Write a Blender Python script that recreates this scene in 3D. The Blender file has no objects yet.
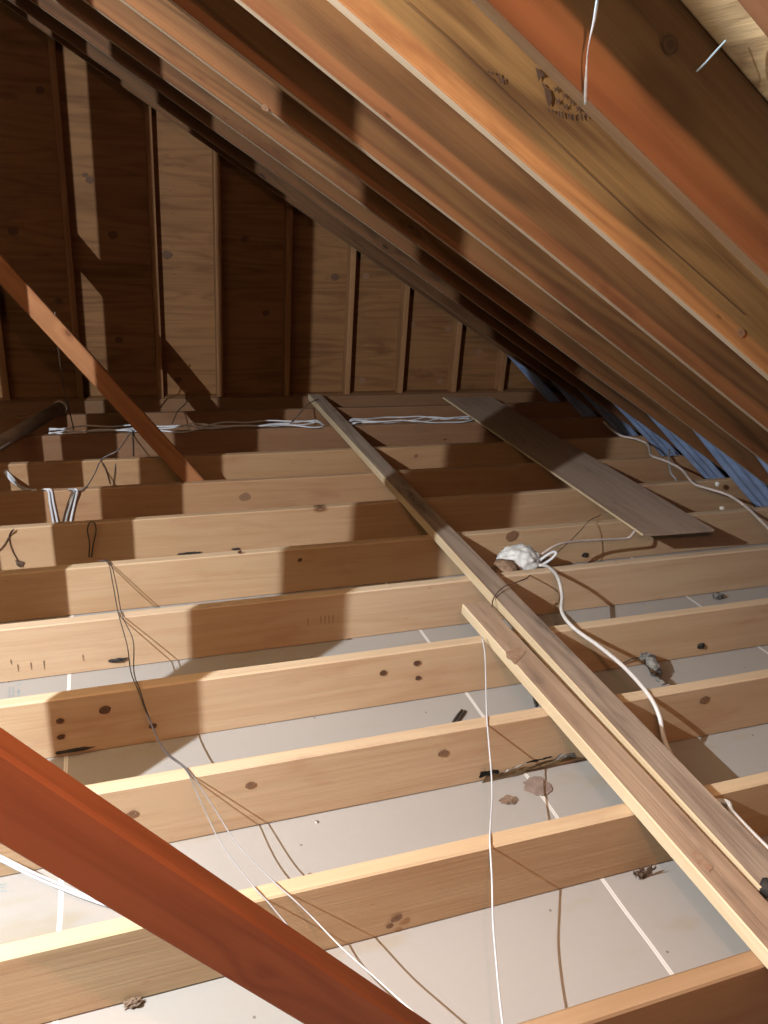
import bpy, bmesh, math, random
from mathutils import Vector, Matrix, noise

random.seed(7)
SC = bpy.context.scene
COL = SC.collection

# ------------------------------------------------------------------ camera
F = 779.77
YAW, PITCH, ROLL = 0.360197, 0.382463, 0.06786
CAM = Vector((0.0, 0.0, 1.48727))
D = Vector((math.sin(YAW)*math.cos(PITCH), math.cos(YAW)*math.cos(PITCH), -math.sin(PITCH)))
R0 = Vector((math.cos(YAW), -math.sin(YAW), 0))
U0 = R0.cross(D)
RT = math.cos(ROLL)*R0 + math.sin(ROLL)*U0
UP = -math.sin(ROLL)*R0 + math.cos(ROLL)*U0

cd = bpy.data.cameras.new('camera')
cam = bpy.data.objects.new('camera', cd)
COL.objects.link(cam)
m = Matrix((RT, UP, -D)).transposed().to_4x4()
m.translation = CAM
cam.matrix_world = m
cd.sensor_fit = 'VERTICAL'
cd.sensor_height = 24.0
cd.lens = F/1024*24.0
cd.clip_start = 0.02
SC.camera = cam

def at(px, py, axis, val):
    """point of a known plane (axis = 'x','y','z' at val) seen at a photo pixel"""
    v = D*F + RT*(px-384) - UP*(py-512)
    i = 'xyz'.index(axis)
    return CAM + v*((val-CAM[i])/v[i])

# ------------------------------------------------------------------ layout
H = 0.1896          # joist height
W = 0.038
YS = [0.7229, 1.1295, 1.5169, 1.9115, 2.3195, 2.7095, 3.1197, 3.5158, 3.9166, 4.3692, 4.7815]
RZ, RS = 2.024, 0.573          # underside of the rafters: z = RZ - RS*x
RDEP = 0.184
TH = math.atan(RS)
YW = 5.16                      # front of the gable studs
YSH = YW + 0.089               # gable sheathing
RIDGE = -0.98

# ------------------------------------------------------------------ materials
def new_mat(name):
    mt = bpy.data.materials.new(name)
    mt.use_nodes = True
    nt = mt.node_tree
    nt.nodes.clear()
    out = nt.nodes.new('ShaderNodeOutputMaterial')
    bs = nt.nodes.new('ShaderNodeBsdfPrincipled')
    nt.links.new(bs.outputs[0], out.inputs[0])
    return mt, nt, bs

KA = 0.55    # scales all surface colours down to weaken bounced light

class G:
    """tiny node helper"""
    def __init__(s, nt): s.nt = nt
    def n(s, t, **kw):
        x = s.nt.nodes.new(t)
        for k, v in kw.items(): setattr(x, k, v)
        return x
    def link(s, a, b): s.nt.links.new(a, b)
    def put(s, sock, v):
        if hasattr(v, 'is_linked') or hasattr(v, 'links'): s.link(v, sock)
        else: sock.default_value = v
    def math(s, op, a, b=0.0, c=0.0, clamp=False):
        x = s.n('ShaderNodeMath', operation=op); x.use_clamp = clamp
        s.put(x.inputs[0], a); s.put(x.inputs[1], b); s.put(x.inputs[2], c)
        return x.outputs[0]
    def vmath(s, op, a, b):
        x = s.n('ShaderNodeVectorMath', operation=op)
        s.put(x.inputs[0], a); s.put(x.inputs[1], b)
        return x.outputs[0]
    def noise(s, vec, scale=1.0, detail=2.0, rough=0.5):
        x = s.n('ShaderNodeTexNoise'); s.put(x.inputs['Vector'], vec)
        x.inputs['Scale'].default_value = scale; x.inputs['Detail'].default_value = detail
        x.inputs['Roughness'].default_value = rough
        return x.outputs['Fac']
    def vor(s, vec, scale=1.0):
        x = s.n('ShaderNodeTexVoronoi'); s.put(x.inputs['Vector'], vec)
        x.inputs['Scale'].default_value = scale
        return x
    def mix(s, f, a, b, mode='MIX'):
        x = s.n('ShaderNodeMix', data_type='RGBA', blend_type=mode)
        s.put(x.inputs[0], f)
        for i, v in ((6, a), (7, b)):
            if isinstance(v, tuple): x.inputs[i].default_value = (*v, 1)
            else: s.link(v, x.inputs[i])
        return x.outputs[2]
    def ss(s, v, lo, hi):
        x = s.n('ShaderNodeMapRange', interpolation_type='SMOOTHSTEP')
        s.put(x.inputs[0], v); x.inputs[1].default_value = lo; x.inputs[2].default_value = hi
        return x.outputs[0]

def wood(name, light, dark, knot=(0.09, 0.035, 0.015), knot_on=0.62, knot_r=0.075, ring=0.45,
         stain=None, stain_amt=0.0, rough=0.75, ringf=9.0, bump=0.25, kscale=(2.4, 0.7, 5.5), low=None, spec=0.25, tinted=True):
    mt, nt, bs = new_mat(name)
    g = G(nt)
    tc = g.n('ShaderNodeTexCoord'); oi = g.n('ShaderNodeObjectInfo')
    off = g.n('ShaderNodeCombineXYZ')
    for i, k in enumerate((41.0, 17.0, 29.0)):
        g.link(g.math('MULTIPLY', oi.outputs['Random'], k), off.inputs[i])
    P = g.vmath('ADD', tc.outputs['Object'], off.outputs[0])
    kv = g.vor(g.vmath('MULTIPLY', P, kscale))
    kd = kv.outputs['Distance']
    sel = g.n('ShaderNodeSeparateColor'); g.link(kv.outputs['Color'], sel.inputs[0])
    on = g.math('GREATER_THAN', sel.outputs[0], knot_on)
    rad = g.math('MULTIPLY_ADD', sel.outputs[1], knot_r*0.8, knot_r*0.5)
    kmask = g.math('MULTIPLY', g.math('SUBTRACT', 1.0, g.ss(g.math('DIVIDE', kd, rad), 0.55, 1.15)), on)
    halo = g.math('MULTIPLY', g.math('POWER', 2.718, g.math('MULTIPLY', kd, -9.0)), on)
    n1 = g.noise(g.vmath('MULTIPLY', P, (0.55, 7.0, 6.0)), 1.0, 2.0, 0.45)
    ph = g.math('ADD', g.math('MULTIPLY', n1, ringf), g.math('MULTIPLY', halo, 2.2))
    rg = g.math('MULTIPLY_ADD', g.math('SINE', g.math('MULTIPLY', ph, 6.283)), 0.5, 0.5)
    rg = g.math('POWER', rg, 1.6)
    fib = g.noise(g.vmath('MULTIPLY', P, (3.0, 130.0, 130.0)), 1.0, 2.0, 0.6)
    tone = g.noise(g.vmath('MULTIPLY', P, (1.1, 4.0, 4.0)), 1.0, 3.0, 0.55)
    strk = g.noise(g.vmath('MULTIPLY', P, (0.9, 34.0, 34.0)), 1.0, 3.0, 0.6)
    fib = g.math('MULTIPLY_ADD', g.math('SUBTRACT', strk, 0.5), 0.9, fib)
    f = g.math('ADD', g.math('MULTIPLY', rg, ring),
               g.math('ADD', g.math('MULTIPLY', g.math('SUBTRACT', fib, 0.5), 0.7),
                      g.math('MULTIPLY', g.math('SUBTRACT', tone, 0.42), 1.5)), clamp=True)
    col = g.mix(f, light, dark)
    if low is not None:     # bulb light painted as a redder band along the lower edge
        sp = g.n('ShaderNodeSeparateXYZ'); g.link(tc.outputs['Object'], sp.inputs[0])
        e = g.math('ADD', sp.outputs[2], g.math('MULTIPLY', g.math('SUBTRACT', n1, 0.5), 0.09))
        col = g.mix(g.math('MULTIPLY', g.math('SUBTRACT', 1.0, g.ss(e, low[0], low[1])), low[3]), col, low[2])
    if stain:
        sn = g.noise(g.vmath('MULTIPLY', P, (2.6, 9.0, 9.0)), 1.0, 4.0, 0.6)
        col = g.mix(g.math('MULTIPLY', g.ss(sn, 0.54, 0.74), stain_amt), col, stain)
    sv = g.vor(g.vmath('MULTIPLY', P, (11.0, 11.0, 30.0)))
    sc_ = g.n('ShaderNodeSeparateColor'); g.link(sv.outputs['Color'], sc_.inputs[0])
    spk = g.math('MULTIPLY', g.math('SUBTRACT', 1.0, g.ss(sv.outputs['Distance'], 0.06, 0.16)), g.math('GREATER_THAN', sc_.outputs[0], 0.86))
    col = g.mix(g.math('MULTIPLY', spk, 0.6), col, dark)
    col = g.mix(g.math('MULTIPLY', halo, 0.35), col, dark)
    kr = g.math('MULTIPLY_ADD', g.math('SINE', g.math('MULTIPLY', kd, 190.0)), 0.14, 0.8)
    col = g.mix(g.math('MULTIPLY', kmask, kr), col, knot)
    if tinted: col = g.mix(1.0, col, oi.outputs['Color'], 'MULTIPLY')
    g.link(g.mix(1.0, col, (KA, KA, KA), 'MULTIPLY'), bs.inputs['Base Color'])
    bs.inputs['Roughness'].default_value = rough
    bs.inputs['Specular IOR Level'].default_value = spec
    bp = g.n('ShaderNodeBump'); bp.inputs['Strength'].default_value = bump; bp.inputs['Distance'].default_value = 0.004
    g.link(g.math('ADD', g.math('MULTIPLY', fib, 0.6), g.math('MULTIPLY', rg, 0.15)), bp.inputs['Height'])
    g.link(bp.outputs[0], bs.inputs['Normal'])
    return mt

def plain(name, c, rough=0.6, var=0.0, scale=30.0, metal=0.0, c2=None):
    mt, nt, bs = new_mat(name)
    g = G(nt)
    bs.inputs['Roughness'].default_value = rough
    bs.inputs['Metallic'].default_value = metal
    tc = g.n('ShaderNodeTexCoord')
    nz = g.noise(tc.outputs['Object'], scale, 3.0, 0.6)
    c2 = c2 or tuple(x*(1-var) for x in c)
    g.link(g.mix(1.0, g.mix(g.ss(nz, 0.35, 0.65), c, c2), (KA, KA, KA), 'MULTIPLY'), bs.inputs['Base Color'])
    return mt

M = {}
M['joist'] = wood('joist_wood', (0.69, 0.545, 0.385), (0.54, 0.355, 0.215), knot=(0.22, 0.10, 0.05), knot_on=0.7,
                  ring=0.2, stain=(0.46, 0.24, 0.16), stain_amt=0.4)
M['joisttop'] = wood('dusty_joist_top', (0.72, 0.605, 0.46), (0.56, 0.42, 0.29), ring=0.2, knot_on=0.85, stain=(0.5, 0.36, 0.27), stain_amt=0.5)
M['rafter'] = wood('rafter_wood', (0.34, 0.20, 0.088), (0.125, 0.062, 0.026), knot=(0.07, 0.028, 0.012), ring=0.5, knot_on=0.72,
                   stain=(0.16, 0.06, 0.025), stain_amt=0.6, low=(0.018, 0.05, (0.50, 0.25, 0.12), 0.3))  # low paints the bulb's reddish light into the lower rafter faces
M['edge'] = wood('planed_edge_wood', (0.55, 0.43, 0.30), (0.40, 0.28, 0.17), ring=0.25, knot_on=0.8, tinted=False)
M['brace'] = wood('brace_wood', (0.52, 0.22, 0.09), (0.30, 0.105, 0.042), ring=0.4, knot_on=0.35, knot=(0.17, 0.05, 0.02), knot_r=0.06, kscale=(3.5, 1.2, 7.0), stain=(0.3, 0.09, 0.04), stain_amt=0.6)
M['stud'] = wood('stud_wood', (0.38, 0.21, 0.10), (0.22, 0.105, 0.045), ring=0.35)
M['weathered'] = wood('weathered_wood', (0.52, 0.37, 0.265), (0.33, 0.22, 0.15), knot=(0.06, 0.035, 0.025), ring=0.4,
                      stain=(0.16, 0.11, 0.09), stain_amt=0.6, rough=0.9, bump=0.5)
M['oldplank'] = wood('old_plank_wood', (0.47, 0.37, 0.29), (0.28, 0.205, 0.16), knot=(0.05, 0.03, 0.02), ring=0.5,
                      stain=(0.09, 0.075, 0.07), stain_amt=0.8, rough=0.9, bump=0.6)
M['sawn'] = wood('fresh_sawn_edge', (0.80, 0.66, 0.46), (0.68, 0.50, 0.30), ring=0.25, knot_on=0.9)
M['plywood'] = wood('plywood_face', (0.50, 0.37, 0.29), (0.36, 0.25, 0.185), ring=0.35, knot_on=0.8, rough=0.85,
                    stain=(0.2, 0.14, 0.11), stain_amt=0.5)
M['sheath'] = wood('sheathing_plywood', (0.305, 0.152, 0.06), (0.155, 0.067, 0.024), knot=(0.03, 0.012, 0.006), knot_on=0.97,
                   ring=0.4, kscale=(2.0, 0.3, 2.6), knot_r=0.075, stain=(0.13, 0.05, 0.02), stain_amt=0.6)

def deck_mat():
    mt, nt, bs = new_mat('roof_sheathing')
    g = G(nt)
    tc = g.n('ShaderNodeTexCoord')
    a = g.vor(g.vmath('MULTIPLY', tc.outputs['Object'], (30.0, 9.0, 1.0)))
    b = g.noise(g.vmath('MULTIPLY', tc.outputs['Object'], (90.0, 6.0, 1.0)), 1.0, 4.0, 0.65)
    c = g.vor(g.vmath('MULTIPLY', tc.outputs['Object'], (5.0, 16.0, 1.0)))
    s1 = g.n('ShaderNodeSeparateColor'); g.link(a.outputs['Color'], s1.inputs[0])
    col = g.mix(g.math('MULTIPLY_ADD', s1.outputs[0], 0.4, g.math('MULTIPLY', b, 0.6)), (0.80, 0.60, 0.34), (0.55, 0.36, 0.17))
    col = g.mix(g.math('MULTIPLY', g.ss(a.outputs['Distance'], 0.5, 0.75), 0.5), col, (0.22, 0.12, 0.05))
    g.link(g.mix(1.0, col, (KA, KA, KA), 'MULTIPLY'), bs.inputs['Base Color'])
    bs.inputs['Roughness'].default_value = 0.85
    bp = g.n('ShaderNodeBump'); bp.inputs['Strength'].default_value = 0.4; bp.inputs['Distance'].default_value = 0.004
    g.link(g.math('ADD', s1.outputs[1], b), bp.inputs['Height']); g.link(bp.outputs[0], bs.inputs['Normal'])
    return mt
M['deck'] = deck_mat()

SEAM0 = -0.1697
def drywall_mat():
    mt, nt, bs = new_mat('drywall_paper')
    g = G(nt)
    tc = g.n('ShaderNodeTexCoord'); P = tc.outputs['Object']
    big = g.noise(P, 1.6, 3.0, 0.55)
    fine = g.noise(P, 60.0, 3.0, 0.6)
    col = g.mix(g.math('MULTIPLY_ADD', fine, 0.25, g.math('MULTIPLY', big, 0.7)), (0.50, 0.475, 0.455), (0.41, 0.395, 0.38))
    st = g.noise(g.vmath('MULTIPLY', P, (2.2, 5.0, 1.0)), 1.0, 4.0, 0.6)
    col = g.mix(g.math('MULTIPLY', g.ss(st, 0.56, 0.70), 0.45), col, (0.42, 0.34, 0.22))
    sp = g.vor(P, 26.0); spc = g.n('ShaderNodeSeparateColor'); g.link(sp.outputs['Color'], spc.inputs[0])
    dot = g.math('MULTIPLY', g.math('LESS_THAN', sp.outputs['Distance'], 0.085), g.math('GREATER_THAN', spc.outputs[0], 0.86))
    col = g.mix(g.math('MULTIPLY', dot, 0.65), col, (0.10, 0.07, 0.05))
    xy = g.n('ShaderNodeSeparateXYZ'); g.link(P, xy.inputs[0])
    wob = g.math('MULTIPLY', g.math('SUBTRACT', g.noise(g.vmath('MULTIPLY', P, (0.0, 6.0, 0.0)), 1.0, 1.0), 0.5), 0.006)
    xx = g.math('ADD', xy.outputs[0], wob)
    d = g.math('ABSOLUTE', g.math('SUBTRACT', g.math('MODULO', g.math('ADD', xx, 10*1.22 - SEAM0 + 0.61), 1.22), 0.61))
    inner = g.math('LESS_THAN', d, 0.0012)
    strip = g.math('LESS_THAN', d, 0.0052)
    col = g.mix(g.math('MULTIPLY', strip, 0.95), col, (0.93, 0.93, 0.92))
    col = g.mix(g.math('MULTIPLY', inner, 0.35), col, (0.35, 0.32, 0.29))
    g.link(g.mix(1.0, col, (KA, KA, KA), 'MULTIPLY'), bs.inputs['Base Color'])
    bs.inputs['Roughness'].default_value = 0.9
    bs.inputs['Specular IOR Level'].default_value = 0.15
    return mt
M['drywall'] = drywall_mat()
M['foam'] = plain('expanding_foam', (0.86, 0.90, 0.92), 0.6, 0.12, 40.0)
M['foambase'] = plain('brown_foam', (0.40, 0.26, 0.17), 0.85, 0.45, 60.0)  # darker brown tone for the lower left lump
M['cable'] = plain('white_cable_sheath', (0.83, 0.82, 0.82), 0.45, 0.08, 20.0)
M['cablepink'] = plain('warm_white_cable_sheath', (0.72, 0.62, 0.58), 0.5, 0.12, 20.0)
M['cableblue'] = plain('cool_white_cable', (0.78, 0.82, 0.90), 0.45, 0.1, 20.0)
M['cablegrey'] = plain('grey_cable', (0.45, 0.45, 0.46), 0.5, 0.2, 20.0)
M['dark'] = plain('dark_wire', (0.06, 0.055, 0.05), 0.55, 0.4, 30.0)
M['brown'] = plain('brown_wire', (0.16, 0.09, 0.06), 0.6, 0.4, 30.0)
M['greywire'] = plain('grey_wire', (0.30, 0.29, 0.31), 0.5, 0.3, 30.0)
M['baffle'] = plain('blue_foam_baffle', (0.75, 1.0, 1.55), 0.7, 0.18, 9.0)
M['pipe'] = plain('weathered_pipe', (0.52, 0.44, 0.38), 0.7, 0.3, 8.0)
M['black'] = plain('black_debris', (0.02, 0.017, 0.015), 0.8, 0.4, 30.0)
M['ink'] = plain('stamp_ink', (0.10, 0.042, 0.02), 0.8, 0.25, 60.0)
M['blueink'] = plain('blue_print', (0.36, 0.42, 0.46), 0.8, 0.2, 60.0)
M['paper'] = plain('torn_brown_paper', (0.30, 0.20, 0.14), 0.9, 0.4, 20.0)
M['peel'] = plain('peeled_brown_flake', (0.34, 0.255, 0.22), 0.9, 0.25, 30.0)
M['greypaper'] = plain('torn_grey_paper', (0.42, 0.37, 0.30), 0.85, 0.6, 14.0, c2=(0.09, 0.07, 0.055))
M['tan'] = plain('torn_tan_paper', (0.50, 0.36, 0.20), 0.9, 0.3, 25.0)
M['foil'] = plain('crinkled_foil', (0.8, 0.79, 0.76), 0.4, 0.5, 60.0, c2=(0.2, 0.19, 0.18))
M['lint'] = plain('grey_lint', (0.30, 0.30, 0.29), 0.9, 0.6, 40.0, c2=(0.05, 0.045, 0.04))
M['web'] = plain('dusty_cobweb', (0.9, 1.2, 1.5), 0.9, 0.2, 50.0)
M['steel'] = plain('nail_steel', (0.6, 0.58, 0.55), 0.4, 0.2, 50.0, 0.8)
def wire_grad():  # dark far back, pale near the camera: lighting painted into the colour
    mt, nt, bs = new_mat('light_graded_wire')
    g = G(nt)
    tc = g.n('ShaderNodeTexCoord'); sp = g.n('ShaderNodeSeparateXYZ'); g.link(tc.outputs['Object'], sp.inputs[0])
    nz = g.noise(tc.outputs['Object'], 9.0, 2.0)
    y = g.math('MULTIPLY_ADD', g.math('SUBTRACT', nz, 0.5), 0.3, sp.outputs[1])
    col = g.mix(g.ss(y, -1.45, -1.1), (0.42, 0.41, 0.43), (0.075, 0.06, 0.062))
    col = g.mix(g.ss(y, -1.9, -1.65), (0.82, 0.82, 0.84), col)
    g.link(g.mix(1.0, col, (KA, KA, KA), 'MULTIPLY'), bs.inputs['Base Color']); bs.inputs['Roughness'].default_value = 0.5
    return mt
M['wiregrad'] = wire_grad()
def knot_mat(nm, ca, cb):
    mt, nt, bs = new_mat(nm)
    g = G(nt)
    tc = g.n('ShaderNodeTexCoord')
    ln = g.n('ShaderNodeVectorMath', operation='LENGTH'); g.link(tc.outputs['Object'], ln.inputs[0])
    nz = g.noise(tc.outputs['Object'], 90.0, 2.0)
    v = g.math('MULTIPLY_ADD', g.math('SINE', g.math('MULTIPLY_ADD', ln.outputs[1], 620.0, g.math('MULTIPLY', nz, 5.0))), 0.3, 0.4)
    g.link(g.mix(1.0, g.mix(v, ca, cb), (KA, KA, KA), 'MULTIPLY'), bs.inputs['Base Color'])
    bs.inputs['Roughness'].default_value = 0.8
    return mt
M['knot'] = knot_mat('dark_knot', (0.085, 0.036, 0.016), (0.19, 0.09, 0.042))
M['faintknot'] = knot_mat('faint_knot', (0.20, 0.10, 0.05), (0.36, 0.205, 0.115))
M['white'] = plain('white_foam_scrap', (0.9, 0.9, 0.88), 0.7, 0.1, 50.0)

# ------------------------------------------------------------------ builders
def obj(name, bm, mat, parent=None, smooth=False):
    me = bpy.data.meshes.new(name)
    bmesh.ops.recalc_face_normals(bm, faces=bm.faces)
    bm.to_mesh(me); bm.free()
    for mm in (mat if isinstance(mat, (list, tuple)) else [mat]): me.materials.append(mm)
    if smooth:
        for p in me.polygons: p.use_smooth = True
    o = bpy.data.objects.new(name, me)
    COL.objects.link(o)
    if parent: o.parent = parent
    return o

def tag(o, label, cat, group=None, tint=None):
    o['label'] = label; o['category'] = cat
    if group: o['group'] = group
    if tint: o.color = (*tint, 1)
    return o

def struct(o, tint=None):
    o['kind'] = 'structure'
    if tint: o.color = (*tint, 1)
    return o

def board_bm(L, T, Dp, seg=12, wob=0.0015, bev=0.003, seed=0, ends=(0, 0), mats=None):
    """length +X from 0, thickness +Y from 0, depth +Z from 0; eased edges, slight waviness"""
    bm = bmesh.new()
    prof = [(bev, 0), (T-bev, 0), (T, bev), (T, Dp-bev), (T-bev, Dp), (bev, Dp), (0, Dp-bev), (0, bev)]
    rings = []
    for i in range(seg+1):
        t = i/seg
        r = []
        for j, (y, z) in enumerate(prof):
            x = L*t
            if i == 0: x += ends[0]*(z/Dp)
            if i == seg: x += ends[1]*(z/Dp)
            n = noise.noise_vector(Vector((x*1.3+seed*7.1, j*0.9, seed*3.7)))
            r.append(bm.verts.new((x, y+n.y*wob, z+n.z*wob)))
        rings.append(r)
    k = len(prof)
    for i in range(seg):
        for j in range(k):
            f = bm.faces.new((rings[i][j], rings[i][(j+1) % k], rings[i+1][(j+1) % k], rings[i+1][j]))
            if mats: f.material_index = mats[j]
    bm.faces.new(rings[0]); bm.faces.new(rings[-1])
    return bm

def frame_obj(o, origin, ex, ez):
    """place a board: local X along ex, local Z along ez (made square to ex)"""
    ex = Vector(ex).normalized(); ez = Vector(ez)
    ez = (ez - ex*ez.dot(ex)).normalized(); ey = ez.cross(ex)
    mm = Matrix((ex, ey, ez)).transposed().to_4x4(); mm.translation = Vector(origin)
    o.matrix_world = mm
    return o

def smooth_pts(pts, n=8):
    pts = [Vector(p) for p in pts]
    if len(pts) < 3: return [pts[0].lerp(pts[-1], i/n) for i in range(n+1)]
    out = []
    q = [pts[0]*2-pts[1]] + pts + [pts[-1]*2-pts[-2]]
    for i in range(1, len(q)-2):
        for k in range(n):
            t = k/n
            a, b, c, d = q[i-1], q[i], q[i+1], q[i+2]
            out.append(0.5*((2*b)+(c-a)*t+(2*a-5*b+4*c-d)*t*t+(3*b-a-3*c+d)*t**3))
    out.append(pts[-1])
    return out

def tube_into(bm, pts, r, sides=8, smoothn=8, taper=None):
    P = smooth_pts(pts, smoothn)
    up = Vector((0.13, 0.27, 0.95))
    rings = []
    for i, p in enumerate(P):
        t = (P[min(i+1, len(P)-1)] - P[max(i-1, 0)]).normalized()
        a = t.cross(up)
        if a.length < 1e-4: a = t.cross(Vector((1, 0, 0)))
        a.normalize(); b = a.cross(t)
        rr = r*(taper(i/(len(P)-1)) if taper else 1)
        rings.append([bm.verts.new(p + (a*math.cos(2*math.pi*s/sides) + b*math.sin(2*math.pi*s/sides))*rr) for s in range(sides)])
    for i in range(len(P)-1):
        for s in range(sides):
            bm.faces.new((rings[i][s], rings[i][(s+1) % sides], rings[i+1][(s+1) % sides], rings[i+1][s]))
    bm.faces.new(rings[0]); bm.faces.new(rings[-1])

def tube(name, pts, r, mat, sides=8, smoothn=8, parent=None, taper=None):
    bm = bmesh.new()
    c = Vector(pts[0])
    tube_into(bm, [Vector(p)-c for p in pts], r, sides, smoothn, taper)
    o = obj(name, bm, mat, parent, True)
    if parent is None: o.location = c
    else: o.matrix_local = parent.matrix_world.inverted() @ Matrix.Translation(c)
    return o

def sag(pts, s, n=3):
    """straight spans between supports with a little sag"""
    out = []
    for a, b in zip(pts, pts[1:]):
        a, b = Vector(a), Vector(b)
        for k in range(n):
            t = k/n
            p = a.lerp(b, t); p.z -= s*4*t*(1-t)
            out.append(p)
    out.append(Vector(pts[-1]))
    return out

def blob(name, c, size, mat, seed, rough=0.5, sub=3, freq=3.0, parent=None):
    bm = bmesh.new()
    bmesh.ops.create_icosphere(bm, subdivisions=sub, radius=1.0)
    for v in bm.verts:
        n = noise.noise(v.co*freq+Vector((seed*3.3, seed, 0)))
        n2 = noise.noise(v.co*freq*2.7+Vector((seed, 9, seed)))
        v.co *= 1+rough*n+rough*0.5*n2
        v.co = Vector((v.co.x*size[0], v.co.y*size[1], v.co.z*size[2]))
    o = obj(name, bm, mat, parent, False)
    o.location = c
    return o

def shred(name, quadpts, mat, seed, nx=14, ny=4, amp=0.006, parent=None, thick=0.0012, ragged=0.35):
    """ragged sheet over a 4-corner patch (a,b along the length, d,c opposite)"""
    a, b, c, d = [Vector(p) for p in quadpts]
    o0 = (a+b+c+d)/4
    nrm = (b-a).cross(d-a).normalized()
    if nrm.z < 0 and abs(nrm.z) > 0.3: nrm = -nrm
    bm = bmesh.new(); g = []
    for j in range(ny+1):
        row = []
        for i in range(nx+1):
            u = i/nx; v = j/ny
            e = ragged*noise.noise(Vector((u*6+seed, v*1.5, seed*1.7)))
            e2 = ragged*noise.noise(Vector((v*6+seed, u*2.5, seed*2.7)))
            vv = v + e*(v-0.5)*2; uu = u + e2*0.25*(u-0.5)*2
            p = a.lerp(b, uu).lerp(d.lerp(c, uu), vv)
            p += nrm*(amp*(0.6+noise.noise(Vector((u*5, v*3, seed)))))
            row.append(bm.verts.new(p-o0))
        g.append(row)
    for j in range(ny):
        for i in range(nx):
            bm.faces.new((g[j][i], g[j][i+1], g[j+1][i+1], g[j+1][i]))
    geom = bmesh.ops.solidify(bm, geom=bm.faces[:], thickness=thick)
    o = obj(name, bm, mat, parent)
    if parent: o.matrix_local = parent.matrix_world.inverted() @ Matrix.Translation(o0)
    else: o.location = o0
    return o

# ------------------------------------------------------------------ setting
bm = bmesh.new()
bmesh.ops.create_cube(bm, size=1)
for v in bm.verts: v.co = Vector((v.co.x*6.6+0.5, v.co.y*6.6+2.1, v.co.z*0.013-0.0065))
floor = struct(obj('floor', bm, M['drywall']))

def gable():
    bm = bmesh.new()
    xr = 3.45
    ht = lambda x: RZ - RS*x + RDEP/math.cos(TH) if x > RIDGE else RZ - RS*(2*RIDGE-x) + RDEP/math.cos(TH)
    xs = [-2.8, RIDGE, xr]
    prof = [(-2.8, 0.0), (xr, 0.0), (xr, ht(xr)), (RIDGE, ht(RIDGE)), (-2.8, ht(-2.8))]
    f = [bm.verts.new((x, 0, z)) for x, z in prof]
    b = [bm.verts.new((x, 0.012, z)) for x, z in prof]
    bm.faces.new(f); bm.faces.new(b)
    for i in range(5): bm.faces.new((f[i], f[(i+1) % 5], b[(i+1) % 5], b[i]))
    o = obj('wall_back', bm, M['sheath'])
    o.location = (0, YSH, 0)
    return struct(o)
WALL = gable()

def deck(name, right):
    bm = bmesh.new()
    L = 5.6 if right else 2.6
    bmesh.ops.create_cube(bm, size=1)
    for v in bm.verts: v.co = Vector(((v.co.x+0.5)*L, v.co.y*6.3, (v.co.z+0.5)*0.012))
    o = obj(name, bm, M['deck'])
    off = RDEP/math.cos(TH)
    s = 1 if right else -1
    ex = Vector((s*math.cos(TH), 0, -math.sin(TH)))
    frame_obj(o, (RIDGE, 2.1, RZ - RS*RIDGE + off), ex, (0, 0, 1))
    return struct(o)
deck('ceiling_right', True); deck('ceiling_left', False)

# ------------------------------------------------------------------ joists
J_LABEL = [
 'nearest ceiling joist, reddish brown face in shade at the bottom right corner',
 'second ceiling joist from the camera, golden face passing under the ends of both narrow planks',
 'third ceiling joist from the camera, with a torn grey strip along its foot',
 'fourth ceiling joist from the camera, with dark knots inside the nearest big shadow',
 'fifth ceiling joist from the camera, just in front of the white foam lump',
 'sixth ceiling joist from the camera, directly behind the white foam lump',
 'seventh ceiling joist from the camera, with a dark wire loop hung on its face',
 'eighth ceiling joist from the camera, where the reddish diagonal brace lands',
 'ninth ceiling joist from the camera, just behind the foot of the far brace',
 'tenth ceiling joist from the camera, carrying the far bundle of white cables',
 'eleventh ceiling joist from the camera, behind the far bundle of white cables',
 'farthest ceiling joist, against the foot of the plywood gable wall']
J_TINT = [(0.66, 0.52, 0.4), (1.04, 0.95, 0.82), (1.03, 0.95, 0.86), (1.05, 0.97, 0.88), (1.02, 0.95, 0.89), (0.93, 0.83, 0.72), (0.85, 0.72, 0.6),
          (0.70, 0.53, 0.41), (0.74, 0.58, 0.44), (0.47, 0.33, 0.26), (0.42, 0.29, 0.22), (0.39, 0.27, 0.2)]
JO = []
XL, XR = -2.5, 3.38
for i, y in enumerate(YS+[YW-W-0.002]):
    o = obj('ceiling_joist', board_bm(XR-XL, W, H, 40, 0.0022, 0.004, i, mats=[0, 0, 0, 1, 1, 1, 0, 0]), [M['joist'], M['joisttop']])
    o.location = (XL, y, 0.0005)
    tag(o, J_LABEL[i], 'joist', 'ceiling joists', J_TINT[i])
    JO.append(o)

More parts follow.
